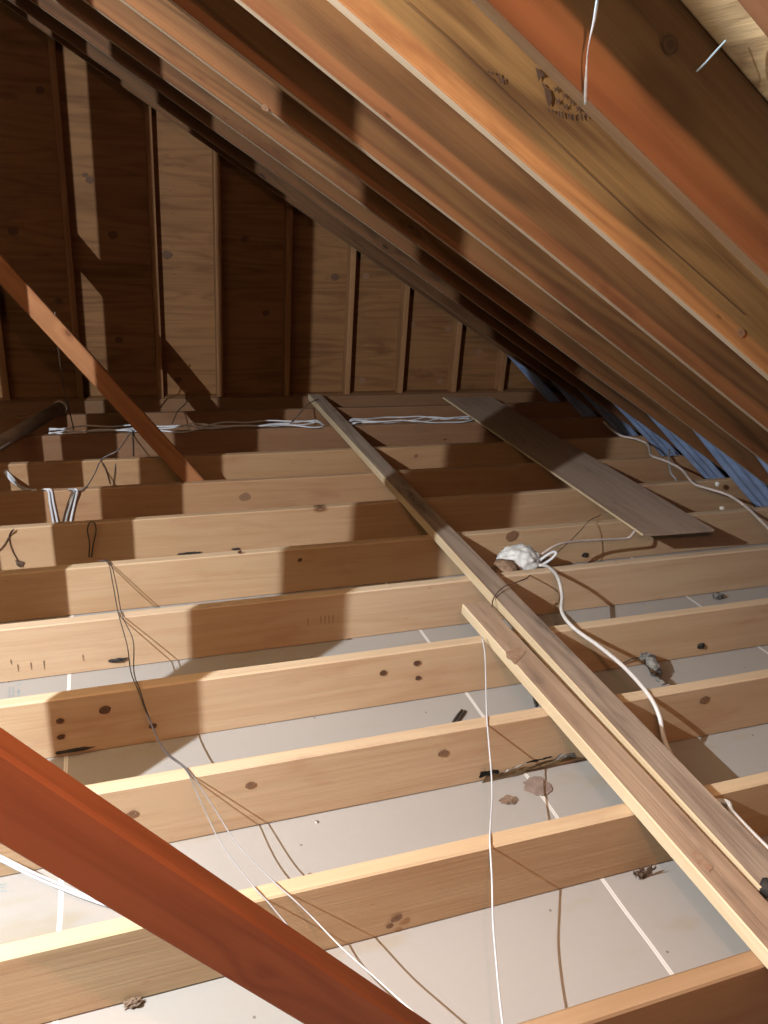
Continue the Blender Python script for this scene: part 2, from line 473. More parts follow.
# ------------------------------------------------------------------ gable studs and plate
o = obj('wall_plate', board_bm(XR-0.1-XL, 0.089, 0.038, 30, 0.001, 0.003, 77), M['stud'])
o.location = (XL, YW, H-0.0375)
tag(o, 'flat bottom plate under the gable studs behind the farthest joist', 'plate', tint=(0.9, 0.8, 0.7))
S_R = [-1.42, -0.98, -0.55, -0.125, 0.36, 0.745, 1.195, 1.628, 2.025, 2.448, 2.84]
S_LABEL = {0: 'gable stud far out on the left of the plywood wall', 1: 'gable stud under the ridge on the plywood wall',
 2: 'gable stud at the left edge of the picture in deep shade',
 3: 'gable stud behind the upper part of the far brace, left of a thin lit strip',
 4: 'gable stud on the left edge of the wide bright plywood bay',
 5: 'gable stud on the right edge of the wide bright plywood bay',
 6: 'gable stud in the middle of the broad dark band on the wall',
 7: 'gable stud just right of the far end of the long narrow plank, brightly lit',
 8: 'third gable stud from the low right end of the wall',
 9: 'second gable stud from the low right end of the wall',
 10: 'shortest gable stud, next to the blue baffle at the low right corner'}
for i, xr in enumerate(S_R):
    top = RZ - RS*xr if xr > RIDGE else RZ - RS*(2*RIDGE-xr)
    L = top + 0.12 - H - 0.004
    o = obj('gable_stud', board_bm(L, 0.038, 0.088, 10, 0.0012, 0.003, 100+i), M['stud'])
    # local X up, local Z towards the sheathing, local Y across
    frame_obj(o, (xr, YW+0.0005, H+0.001), (0, 0, 1), (0, 1, 0))
    # local Y = ez x ex = +X ; shift so the right side is at xr
    o.location.x = xr - 0.038
    tag(o, S_LABEL[i], 'stud', 'gable wall studs', (1, 0.95, 0.9))

# ------------------------------------------------------------------ rafters
EX = Vector((math.cos(TH), 0, -math.sin(TH)))
UPN = Vector((math.sin(TH), 0, math.cos(TH)))
R_LABEL = [
 'nearest roof rafter, cut off at the top right corner',
 'reddish brown roof rafter, second from the camera, with a cobweb strand',
 'roof rafter stamped with a brown grade mark, third from the camera',
 'fourth roof rafter from the camera, below the pale edged stamped one',
 'fifth roof rafter from the camera, with worn scratches along its edge',
 'sixth roof rafter from the camera', 'seventh roof rafter from the camera', 'eighth roof rafter from the camera',
 'ninth roof rafter from the camera, near the gable wall', 'tenth roof rafter from the camera, near the gable wall',
 'eleventh roof rafter from the camera, next to the gable wall', 'gable end rafter on top of the plywood wall studs']
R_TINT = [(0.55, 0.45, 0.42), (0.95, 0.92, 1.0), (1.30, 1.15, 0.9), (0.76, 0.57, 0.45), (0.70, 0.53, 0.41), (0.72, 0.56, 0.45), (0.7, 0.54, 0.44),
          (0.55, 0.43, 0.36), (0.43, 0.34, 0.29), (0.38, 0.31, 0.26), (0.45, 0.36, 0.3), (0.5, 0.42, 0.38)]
RA = []
RY = [y-W-0.001 for y in YS]
for i, y in enumerate(RY):
    x0, x1 = RIDGE+0.02, 3.50
    L = (x1-x0)/math.cos(TH)
    ends = (-RDEP*math.tan(TH)*0+RDEP*math.tan(TH), 0)
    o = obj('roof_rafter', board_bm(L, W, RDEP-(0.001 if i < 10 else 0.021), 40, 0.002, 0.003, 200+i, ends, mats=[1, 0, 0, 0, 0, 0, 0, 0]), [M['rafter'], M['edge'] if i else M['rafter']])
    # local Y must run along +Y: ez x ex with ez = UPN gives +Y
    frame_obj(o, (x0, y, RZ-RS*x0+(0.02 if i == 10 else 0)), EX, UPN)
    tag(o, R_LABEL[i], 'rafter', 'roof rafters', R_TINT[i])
    RA.append(o)

# ------------------------------------------------------------------ lights
LX, LY, LZ = -1.33, 0.80, 1.90
def lamp(name, loc, power, col, rad):
    ld = bpy.data.lights.new(name, 'POINT'); ld.energy = power; ld.color = col; ld.shadow_soft_size = rad
    lo = bpy.data.objects.new(name, ld); COL.objects.link(lo); lo.location = loc
    return lo
lamp('work_light', (LX, LY, LZ), 690.0, (0.94, 0.985, 1.0), 0.003)
lamp('attic_bulb', (0.13, -0.04, 1.80), 72.0, (1.0, 0.45, 0.28), 0.014)

# the work lamp itself: stand, head and an added flap shading one rafter
wl_ = bpy.data.objects.new('work_lamp', None); COL.objects.link(wl_); wl_.location = (LX-0.14, LY-0.14, H)
tag(wl_, 'black work lamp on a stand, out on the left', 'lamp')
M['lampblack'] = plain('lamp_black', (0.03, 0.03, 0.032), 0.5, 0.2, 20.0)
def lbox(name, lo, hi):
    bm = bmesh.new(); bmesh.ops.create_cube(bm, size=1)
    for v in bm.verts: v.co = Vector([lo[k]+(hi[k]-lo[k])*(v.co[k]+0.5) for k in range(3)])
    bmesh.ops.bevel(bm, geom=bm.edges[:], offset=0.002, segments=1, affect='EDGES')
    return obj(name, bm, M['lampblack'], wl_)
hz = LZ-H
lbox('stand_pole', (-0.012, -0.012, 0.02), (0.012, 0.012, hz-0.06))
lbox('lamp_head', (-0.05, -0.05, hz-0.07), (0.08, 0.08, hz+0.09))
lbox('added_shade_flap', (0.238, 0.1503, hz-0.036), (0.240, 0.1594, hz+0.13))  # unseen bar added to keep direct light off the second rafter
lbox('shade_flap_arm', (0.07, 0.06, hz+0.092), (0.238, 0.075, hz+0.10))
lbox('shade_flap_arm', (0.230, 0.06, hz+0.10), (0.238, 0.155, hz+0.108))
lbox('stand_foot', (-0.16, -0.03, 0.0), (0.16, 0.03, 0.02))

# posts under the ridge, left of the view; they throw the tall shadow bands
bands = [(1.004, 1.385), (0.468, 0.608), (0.304, 0.386), (0.24, 0.28)]
P_LABEL = ['ridge post nearest the work light, out on the left', 'second ridge post from the work light, out on the left',
           'third ridge post from the work light, out on the left', 'fourth ridge post from the work light, out on the left',
           'fifth ridge post from the work light, out on the left', 'sixth ridge post from the work light, out on the left']
for i, j in enumerate((1, 2, 3, 4, 5, 6)):
    y = YS[j]-W-0.002
    if i < 4:
        lo, hi = bands[i]
        xb = LX + (y-LY)*hi; xa = LX + (y+W-LY)*lo
        if i == 3: xa = xb-0.089
    else: xb, xa = -0.86, -0.95
    ztop = RZ - RS*xb - 0.005
    o = obj('ridge_post', board_bm(ztop-H, W, xb-xa, 12, 0.001, 0.003, 300+i), M['stud'])
    frame_obj(o, (xa, y+W, H+0.0005), (0, 0, 1), (1, 0, 0))
    # local Y = ez x ex = (1,0,0)x(0,0,1) = -Y
    tag(o, P_LABEL[i], 'post', 'ridge posts')

# ------------------------------------------------------------------ diagonal braces
def brace(name, a_lo, ang, L, y0, w, label, tint, seed):
    """a_lo: lower point (x,z) of the underside"""
    ex = Vector((-math.cos(ang), 0, math.sin(ang)))
    o = obj(name, board_bm(L, W, w, 14, 0.0015, 0.004, seed), M['brace'])
    up = Vector((math.sin(ang), 0, math.cos(ang)))
    # ez x ex = -Y? (sin,0,cos)x(-cos,0,sin) -> y = cos*(-cos)-sin*sin = -1
    frame_obj(o, (a_lo[0], y0+W, a_lo[1]), ex, up)
    tag(o, label, 'brace', 'diagonal roof braces', tint)
    return o
# front brace: near face just in front of the nearest joist
yb = YS[0]-W-0.002
q0 = at(300, 1024, 'y', yb); q1 = at(0, 846, 'y', yb)
ang = math.atan2(q1.z-q0.z, q0.x-q1.x)
low = q0 + (q0-q1)*(0.0)
s = (q0.z-0.16)/math.sin(ang)
start = Vector((q0.x+s*math.cos(ang), yb, 0.16))
brace('diagonal_brace', (start.x, start.z), ang, 1.75, yb, 0.083,
      'thick reddish diagonal brace crossing the bottom left corner', (0.68, 0.58, 0.62), 401)
yb2 = YS[7]+W+0.002
q0 = at(172, 470, 'y', yb2); q1 = at(0, 284, 'y', yb2)
ang2 = math.atan2(q1.z-q0.z, q0.x-q1.x)
s = (q0.z-0.14)/math.sin(ang2)
start = Vector((q0.x+s*math.cos(ang2), yb2, 0.14))
brace('diagonal_brace', (start.x, start.z), ang2, 2.1, yb2, 0.080,
      'orange brown diagonal brace far back, landing on a joist at middle left', (0.85, 0.9, 0.9), 402)

# ------------------------------------------------------------------ loose planks and plywood
def plank(name, p0, p1, w, t, mats, label, cat, seed, tint=(1, 1, 1)):
    p0, p1 = Vector(p0), Vector(p1)
    ex = (p1-p0).normalized(); L = (p1-p0).length
    bm = board_bm(L, w, t, 40, 0.0014, 0.003, seed, mats=[1, 1, 1, 1, 0, 1, 1, 1])
    o = obj(name, bm, mats)
    ez = Vector((0, 0, 1)); ey = ez.cross(ex)
    frame_obj(o, p0 - ey*(w/2), ex, ez)
    return tag(o, label, cat, tint=tint)
LP = plank('wooden_plank', (1.240, 0.845, H+0.002), (1.335, 5.02, H+0.002), 0.090, 0.038, [M['oldplank'], M['sawn']],
      'long narrow weathered plank laid across the joists to the gable wall', 'plank', 501)
SP = plank('wooden_plank', (1.142, 0.42, H+0.002), (1.137, 2.09, H+0.002), 0.088, 0.038, [M['weathered'], M['sawn']],
      'short grey brown plank with a yellow edge left of the long plank', 'plank', 502)
PL = plank('plywood_strip', (2.350, 2.53, H+0.002), (2.445, 4.965, H+0.002), 0.375, 0.012, [M['plywood'], M['sawn']],
      'wide dusty plywood strip lying across the joists on the right', 'plywood', 503)

# ------------------------------------------------------------------ blue rafter baffles
B_LABEL = {4: 'blue foam baffle in the eave nearest the right picture edge', 5: 'blue foam baffle in the eave, second from the right picture edge',
           6: 'blue foam baffle in the eave, just behind the loose white cable', 7: 'short blue foam baffle above the cable bend in the eave',
           8: 'shaded blue foam baffle deep in the eave', 9: 'blue foam baffle deep in the eave beside the gable bay', 10: 'tall blue foam baffle beside the plywood gable wall'}
def baffle(y0, y1, idx):
    n, mz = 26, 24
    bm = bmesh.new(); g = []
    x0, x1 = 2.55, 3.37
    for i in range(n+1):
        x = x0 + (x1-x0)*i/n
        row = []
        for j in range(mz+1):
            v = j/mz
            y = y0 + (y1-y0)*v
            c = 0.5-0.5*math.cos(v*math.pi*6)
            c = min(1, max(0, (c-0.3)/0.4))
            z = (0.37 if idx < 10 else 0.34) - 0.84*(x-2.965) + 0.02*(c-0.5) + 0.012*math.sin(x*4+idx)
            row.append(bm.verts.new((x, y, max(z, 0.012+0.02*c))))
        g.append(row)
    for i in range(n):
        for j in range(mz):
            bm.faces.new((g[i][j], g[i+1][j], g[i+1][j+1], g[i][j+1]))
    bmesh.ops.solidify(bm, geom=bm.faces[:], thickness=0.006)
    o = obj('rafter_baffle', bm, M['baffle'])
    c = Vector((2.95, (y0+y1)/2, 0.3))
    for v in o.data.vertices: v.co -= c
    o.location = c
    return tag(o, B_LABEL[idx], 'baffle', 'blue baffles in the eave')
for i in range(4, 11):
    ya = YS[i]+W+0.006; ybf = RY[i+1]-0.004 if i < 10 else YW-W-0.008
    baffle(ya, ybf, i)

# ------------------------------------------------------------------ foam lump and its cables
fc = at(516, 561, 'y', 2.52)
bm = bmesh.new()
bmesh.ops.create_icosphere(bm, subdivisions=5, radius=1.0)
for v in bm.verts:
    n = v.co.normalized()
    d = noise.voronoi(n*2.9+Vector((1.7, 0.3, 4.1)))[0]
    lump = 1.0-min(1.0, d[0]*1.35)
    f1 = noise.noise(n*5.0)*0.07
    r = 0.92+0.13*lump+f1*0.6+0.03*noise.noise(n*11.0)
    v.co = Vector((n.x*r*0.099, n.y*r*0.082, n.z*r*0.076))
foam = bpy.data.objects.new('foam_mound', None); COL.objects.link(foam)
foam.location = (fc.x, 2.50, 0.004)
tag(foam, 'lumpy white spray foam mound beside the long plank where cables meet', 'foam')
cap = obj('foam_cap', bm, M['foam'], foam, True)
cap.location = (0.004, 0.0, fc.z-0.004)
bm = bmesh.new()
bmesh.ops.create_icosphere(bm, subdivisions=3, radius=1.0)
for v in bm.verts:
    n = noise.noise(v.co*2.5)
    v.co = Vector((v.co.x*0.050*(1+0.3*n), v.co.y*0.05*(1+0.3*n), v.co.z*0.034*(1+0.3*n)))
fb = obj('foam_base', bm, M['foambase'], foam, True)
fb.location = at(506, 568.5, 'y', 2.43) - foam.location
fb['label'] = 'brown base of the foam mound'

def px(lst):
    return [at(a, b, ax, v) for a, b, ax, v in lst]

zt = H+0.007
c1 = px([(530, 566, 'y', 2.46), (546, 566, 'y', 2.40), (557, 576, 'z', 0.235), (562, 595, 'z', 0.225), (562, 612, 'z', 0.215), (574, 628, 'z', 0.212), (600, 647, 'z', 0.21),
         (625, 668, 'z', 0.206), (648, 694, 'z', 0.195), (659, 715, 'z', 0.165), (664, 738, 'z', 0.12)])
e = c1[-1]
c1 += [Vector((e.x-0.03, e.y-0.10, 0.085)), Vector((1.29, e.y-0.17, 0.065))]
r1 = px([(722, 801, 'z', 0.185), (732, 812, 'z', 0.206), (748, 829, 'z', 0.214), (770, 851, 'z', 0.215)])
c1 += [Vector((1.30, r1[0].y+0.12, 0.08))] + r1 + [r1[-1]*2-r1[-2]]
tag(tube('electric_cable', c1, 0.0066, M['cable'], 10), 'thick white cable curving from the foam down under the long plank', 'cable')
c2 = px([(532, 563, 'y', 2.50), (545, 552, 'y', 2.50), (560, 544, 'y', 2.52), (580, 541, 'y', 2.55), (605, 539.5, 'y', 2.57), (625, 538.5, 'y', 2.58), (631, 536, 'y', 2.58), (636, 529, 'y', 2.60)])
tag(tube('electric_cable', c2, 0.0058, M['cablepink'], 10), 'pinkish white cable running from the foam to the plywood strip', 'cable')
c3 = px([(534, 566, 'y', 2.48), (543, 558, 'y', 2.46), (553, 552, 'y', 2.45), (556, 554, 'y', 2.44), (550, 560, 'y', 2.44), (540, 566, 'y', 2.46)])
tag(tube('electric_cable', c3, 0.0058, M['cableblue'], 10), 'short white cable loop folded back right beside the foam', 'cable')

# thin dark wire on the foam and the plank
w1 = px([(531, 573, 'y', 2.42), (527, 578, 'z', 0.23), (514, 583, 'z', 0.25), (505, 586, 'z', 0.25), (497, 593, 'z', 0.24), (493, 600, 'z', 0.232), (492, 607, 'z', 0.222)])
tag(tube('thin_wire', w1, 0.0022, M['brown'], 6), 'thin brown wire looping from the foam over the long plank', 'wire')
w2 = px([(601, 515, 'z', 0.20), (592, 519, 'z', 0.22), (587, 523, 'z', 0.23), (580, 531, 'z', 0.22), (568, 543, 'z', 0.2), (553, 556, 'y', 2.48)])
tag(tube('thin_wire', w2, 0.0018, M['brown'], 6), 'thin brown wire from the plywood edge down to the foam', 'wire')

# eave cable on the right
ec = px([(604, 422, 'z', 0.22), (612, 430, 'z', 0.21), (622, 436, 'z', 0.205), (636, 439, 'z', 0.205), (647, 444, 'z', 0.205), (650, 452, 'z', 0.205), (652, 456, 'z', 0.21),
         (668, 462, 'z', 0.215), (682, 470, 'z', 0.21), (693, 483, 'z', 0.202), (706, 488, 'z', 0.205), (728, 495, 'z', 0.205), (745, 506, 'z', 0.2), (757, 517, 'z', 0.2), (772, 532, 'z', 0.2)])
tag(tube('electric_cable', ec, 0.007, M['cablepink'], 10), 'long wavy white cable running along the eave on the right', 'cable')
lc = px([(669, 450, 'z', 0.22), (669, 462, 'z', 0.20), (671, 473, 'z', 0.17), (676, 480, 'z', 0.15), (677, 492, 'z', 0.11), (674, 507, 'z', 0.06)])
tag(tube('electric_cable', lc, 0.0055, M['cablegrey'], 10), 'short grey cable hanging below the blue baffle beside the plywood strip', 'cable')

# hanging white wire in the middle foreground
hw = px([(482, 637, 'z', 0.222), (485, 655, 'z', 0.215), (486, 690, 'z', 0.20), (487, 719, 'z', zt-0.002)])
hw += [p for p in px([(489, 745, 'z', 0.185), (491.5, 775, 'z', 0.172), (492, 800, 'z', 0.175), (490.5, 826, 'z', 0.188), (490, 843, 'z', zt-0.002),
       (492, 880, 'z', 0.178), (493, 920, 'z', 0.165), (497, 970, 'z', 0.16), (501, 1010, 'z', 0.165), (505, 1040, 'z', 0.17)])]
tag(tube('thin_wire', hw, 0.0021, M['cableblue'], 8), 'pale wire stretched from the short plank straight down the middle foreground', 'wire')

# pair of thin wires running towards the camera on the left
lo = px([(89, 557, 'y', 3.108), (89.5, 543, 'y', 3.106), (87.5, 530, 'y', 3.10), (90, 522.5, 'y', 3.10), (94.5, 523, 'y', 3.10), (96, 531, 'y', 3.10), (93, 546, 'y', 3.106), (91.5, 557, 'y', 3.108)])
tag(tube('thin_wire', lo, 0.0027, M['dark'], 6), 'dark wire loop hanging in the shadow on the seventh joist face', 'wire')
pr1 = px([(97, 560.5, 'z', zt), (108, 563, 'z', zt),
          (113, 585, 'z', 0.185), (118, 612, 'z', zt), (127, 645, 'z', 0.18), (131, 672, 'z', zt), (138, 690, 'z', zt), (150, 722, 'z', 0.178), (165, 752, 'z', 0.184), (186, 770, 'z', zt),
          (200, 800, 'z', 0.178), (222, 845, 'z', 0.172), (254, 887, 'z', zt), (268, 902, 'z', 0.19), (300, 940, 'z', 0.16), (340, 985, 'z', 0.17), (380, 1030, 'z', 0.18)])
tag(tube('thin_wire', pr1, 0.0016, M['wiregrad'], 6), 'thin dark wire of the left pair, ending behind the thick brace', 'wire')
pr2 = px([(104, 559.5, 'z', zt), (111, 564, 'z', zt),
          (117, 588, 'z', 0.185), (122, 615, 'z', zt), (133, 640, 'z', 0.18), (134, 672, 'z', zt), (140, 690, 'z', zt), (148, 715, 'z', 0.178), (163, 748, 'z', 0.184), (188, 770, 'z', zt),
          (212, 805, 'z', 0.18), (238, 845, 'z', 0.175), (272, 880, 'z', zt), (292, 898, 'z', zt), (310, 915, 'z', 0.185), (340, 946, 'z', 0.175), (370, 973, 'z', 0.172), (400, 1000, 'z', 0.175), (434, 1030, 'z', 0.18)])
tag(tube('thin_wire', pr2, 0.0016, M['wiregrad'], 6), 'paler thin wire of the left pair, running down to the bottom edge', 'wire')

# cable pair at lower left under the brace
for k, dy, lab in ((0, 0, 'white cable at the lower left passing under the thick brace, upper of two'), (1, 4, 'white cable at the lower left passing under the thick brace, lower of two')):
    p = px([(-20, 848+dy, 'z', 0.10), (0, 856+dy, 'z', 0.085), (30, 871+dy, 'z', 0.06), (60, 884+dy, 'z', 0.035), (95, 899+dy*0.6, 'z', 0.016), (140, 915, 'z', 0.012)])
    tag(tube('electric_cable', p, 0.0034, M['cableblue'], 8), lab, 'cable', 'cable pair under the thick brace')

# bundles far back
yb0 = YS[9]+0.019
zz = H+0.006
C_LABEL = ['far cable bundle strand lying highest on the tenth joist', 'far cable bundle strand swinging widest between the joists', 'far cable bundle strand lying closest to the camera', 'far cable bundle strand drooping behind the tenth joist']
for k in range(4):
    pts = []
    for i in range(61):
        x = -0.30 + 2.52*i/60
        y = yb0 + 0.0 + 0.024*k + 0.034*math.sin(i*0.31+k*1.9)+0.012*math.sin(i*1.05+k)
        if abs(x-1.32) < 0.085:
            y = max(y, YS[9]+W+0.014+0.012*k); z = zz-0.04
        elif y > YS[9]+W: z = zz - 0.002
        else: z = zz
        pts.append((x, y, z + 0.007*(k % 2) + 0.004*math.sin(i*0.65+k*2)+0.004))
    tag(tube('electric_cable', pts, 0.0045, M['cableblue'], 6, 3), C_LABEL[k], 'cable', 'far cable bundle')

# small cables on the left joists
L1 = [(6, 471), (12, 480), (22, 490)]
for k, lab in enumerate(('white cable end over the ninth joist at the left edge, upper strand', 'white cable end over the ninth joist at the left edge, middle strand', 'white cable end over the ninth joist at the left edge, lower strand')):
    p = px([(5-k*0.5, 470+k, 'y', YS[8]-0.012), (12+k, 477+k*3, 'y', YS[8]-0.05), (20+2*k+k*k, 487+k*1.2, 'y', YS[8]-0.25), (30+3*k, 492-k, 'y', YS[7]+0.02)])
    tag(tube('electric_cable', p, 0.0055, M['cableblue'], 8), lab, 'cable', 'cable ends over the ninth joist')
for k, (xa, xb, lab) in enumerate(((48, 53, 'pale cable hanging down the eighth joist face at the left, leftmost strand'), (51, 57, 'pale cable hanging down the eighth joist face at the left, second strand'),
                                   (77, 71, 'pale cable hanging down the eighth joist face, right strand of the group'), (74, 66, 'pale cable hanging down the eighth joist face, third strand'))):
    y = YS[7]-0.012
    p = px([(xa-6, 489.5, 'z', H+0.008), (xa, 490.5, 'z', H+0.007)]) + px([(xa+(xb-xa)*0.4, 503, 'y', y), (xb, 520, 'y', y-0.004), (xb+1, 527, 'y', y-0.01)])
    tag(tube('electric_cable', p, 0.0052, M['cableblue'] if k != 3 else M['cablegrey'], 8), lab, 'cable', 'cables hung on the eighth joist')
bw = px([(72, 492, 'z', H+0.006), (67, 505, 'y', YS[7]-0.01), (62, 523, 'y', YS[7]-0.01)])
tag(tube('thin_wire', bw, 0.003, M['brown'], 6), 'brown wire between the pale cables on the eighth joist face', 'wire')
t1 = px([(141, 427, 'z', 0.215), (130, 434, 'z', 0.205), (118, 450, 'y', YS[8]+0.02), (102, 459, 'z', H+0.006), (94, 475, 'z', 0.19), (85, 488, 'z', H+0.006), (74, 491, 'z', H+0.006)])
tag(tube('thin_wire', t1, 0.003, M['greywire'], 6), 'thin dark wire running from beside the far brace towards the left cables', 'wire')
t2 = px([(102, 459, 'z', H+0.006), (106, 470, 'y', YS[8]-0.01), (110, 484, 'y', YS[8]-0.01)])
tag(tube('thin_wire', t2, 0.0022, M['dark'], 6), 'short dark wire hanging on the ninth joist face, left of two', 'wire')
t3 = px([(116, 458, 'z', H+0.006), (115, 470, 'y', YS[8]-0.01), (113, 486, 'y', YS[8]-0.01)])
tag(tube('thin_wire', t3, 0.0022, M['dark'], 6), 'short dark wire hanging on the ninth joist face, right of two', 'wire')
t4 = px([(132, 430, 'y', YS[9]-0.01), (133, 445, 'y', YS[9]-0.01), (133, 456, 'y', YS[9]-0.012)])
tag(tube('thin_wire', t4, 0.0022, M['dark'], 6), 'short dark wire hanging on the tenth joist face beside the far brace', 'wire')
t5 = px([(187, 397, 'y', 5.0), (186, 403, 'y', 4.9), (178, 411, 'z', 0.23), (172, 424, 'z', 0.2)])
tag(tube('thin_wire', t5, 0.003, M['dark'], 6), 'thin dark wire rising from the far cable bundle behind the far brace', 'wire')
t6 = px([(318, 399, 'z', 0.24), (308, 404, 'z', 0.25), (299, 414, 'z', 0.235), (290, 424, 'z', 0.205)])
tag(tube('thin_wire', t6, 0.0035, M['paper'], 6), 'tan wire arching from the far end of the long plank to the cable bundle', 'wire')
t7 = px([(55, 312, 'y', yb2-0.004), (58, 345, 'y', yb2+0.1), (63, 385, 'y', 3.9), (68, 405, 'y', 4.1), (74, 430, 'y', YS[9])])
tag(tube('thin_wire', t7, 0.0032, M['brown'], 6), 'thin brown wire dangling from the far brace down to the cable bundle', 'wire')
t8 = px([(14, 529, 'z', H+0.006), (10, 535, 'y', YS[6]-0.008), (4, 545, 'y', YS[6]-0.008), (-3, 552, 'y', YS[6]-0.008)])
tag(tube('thin_wire', t8, 0.0022, M['brown'], 6), 'thin brown wire over the seventh joist at the left edge', 'wire')
t9 = px([(12, 530, 'z', H+0.006), (9, 537, 'y', YS[6]-0.008), (12, 550, 'y', YS[6]-0.008), (18, 561, 'y', YS[6]-0.008)])
tag(tube('thin_wire', t9, 0.0022, M['brown'], 6), 'thin brown wire on the seventh joist face ending at a dry leaf', 'wire')
lf = shred('dry_leaf', px([(15, 560, 'y', YS[6]-0.012), (24, 562, 'y', YS[6]-0.012), (22, 567, 'y', YS[6]-0.012), (17, 566, 'y', YS[6]-0.012)]), M['paper'], 3, 5, 4, 0.004)
tag(lf, 'small dry leaf hanging on the seventh joist face at the left edge', 'leaf')

# old pipe at the back left
pb = [at(62, 407, 'z', H+0.037)]
pa = at(-60, 480, 'z', H+0.037)
ax = (pb[0]-pa)
L = ax.length
pipe = bpy.data.objects.new('old_pipe', None); COL.objects.link(pipe)
frame_obj(pipe, pa, ax, (0, 0, 1)); pipe.location.z += 0.005
tag(pipe, 'dark old pipe with a collared end lying on the joists at the left back', 'pipe')
def lathe(name, prof, parent):
    bm = bmesh.new()
    rings = [[bm.verts.new((x, r*math.cos(2*math.pi*s_/24), r*math.sin(2*math.pi*s_/24))) for s_ in range(24)] for x, r in prof]
    n = len(rings)
    for i in range(n):
        for s_ in range(24): bm.faces.new((rings[i][s_], rings[i][(s_+1) % 24], rings[(i+1) % n][(s_+1) % 24], rings[(i+1) % n][s_]))
    return obj(name, bm, M['pipe'], parent, True)
lathe('pipe_barrel', [(0.0, 0.026), (0.0, 0.034), (L, 0.034), (L, 0.026)], pipe)
lathe('pipe_collar', [(L-0.04, 0.0345), (L-0.04, 0.041), (L+0.004, 0.041), (L+0.004, 0.0345)], pipe)

# ------------------------------------------------------------------ cobwebs
yb_ = RY[1]
cw = [at(598, -6, 'y', yb_-0.10), at(594, 20, 'y', yb_-0.07), at(588, 48, 'y', yb_-0.05), at(586, 75, 'y', yb_-0.03), at(585, 104, 'y', yb_-0.002)]
tag(tube('cobweb_strand', cw, 0.0017, M['web'], 5, taper=lambda t: 0.5+0.9*max(0, math.sin(t*9)*0.5+0.4)), 'long dusty cobweb strand hanging beside the stamped rafter', 'cobweb')
cw = [at(697, 71, 'y', yb_-0.004), at(706, 62, 'y', yb_-0.03), at(715, 52, 'y', yb_-0.04), at(726, 40, 'y', yb_-0.05)]
tag(tube('cobweb_strand', cw, 0.0016, M['web'], 5), 'short dusty cobweb strand near the pale roof sheathing', 'cobweb')

# ------------------------------------------------------------------ marks on the timber
def marks(name, polys, plane, mat, parent, lift=0.0012):
    """ink printed on a board: thin polygons lying on the board face (plane = axis, value)"""
    bm = bmesh.new()
    for poly in polys:
        vs = [bm.verts.new(at(a, b, plane[0], plane[1]-lift)) for a, b in poly]
        bm.faces.new(vs)
    o = obj(name, bm, mat, parent)
    o.matrix_local = parent.matrix_world.inverted()
    return o
bpy.context.view_layer.update()
def plus(x, y, s=3.0, w=0.75, rot=0.6):
    c, sn = math.cos(rot), math.sin(rot)
    pts = [(-w, -s), (w, -s), (w, -w), (s, -w), (s, w), (w, w), (w, s), (-w, s), (-w, w), (-s, w), (-s, -w), (-w, -w)]
    return [(x+a*c-b*sn, y+a*sn+b*c) for a, b in pts]
def tick(x, y, dx, dy, w=1.1):
    L = math.hypot(dx, dy); nx, ny = -dy/L*w, dx/L*w
    return [(x-dx/2+nx, y-dy/2+ny), (x+dx/2+nx*0.6, y+dy/2+ny*0.6), (x+dx/2-nx*0.6, y+dy/2-ny*0.6), (x-dx/2-nx, y-dy/2-ny)]
S = lambda u, v: (470+u*150/768, 60+v*100/512)
polys = [plus(*S(*p)) for p in ((443, 150), (487, 183), (450, 211), (490, 238), (524, 213), (556, 250))]
polys += [tick(*S(*p), 1.2, 6) for p in ((458, 277), (474, 281), (508, 290), (529, 292), (556, 291), (575, 290), (596, 284))]
polys += [tick(*S(*p), 1.0, 3) for p in ((424, 262), (406, 258))]
polys += [[S(335, 35), S(370, 62), S(384, 80), S(362, 88), S(352, 115), S(345, 80)], [S(378, 140), S(408, 152), S(420, 190), S(415, 225), S(405, 240), S(390, 205), S(385, 170)],
          [S(365, 115), S(378, 122), S(392, 140), S(376, 140)]]
polys += [tick(*S(*p), 1.0, 5) for p in ((150, 82), (172, 105), (158, 108))] + [tick(*S(*p), 1.2, 2.5) for p in ((108, 98), (118, 66), (96, 62))]
marks('grade_stamp', polys[:-6], ('y', RY[2]), M['ink'], RA[2], 0.003)['label'] = 'brown printed grade mark of crosses and dashes'
marks('stamp_smudge', polys[-6:], ('y', RY[2]), M['ink'], RA[2], 0.003)['label'] = 'faint row of printed ticks'

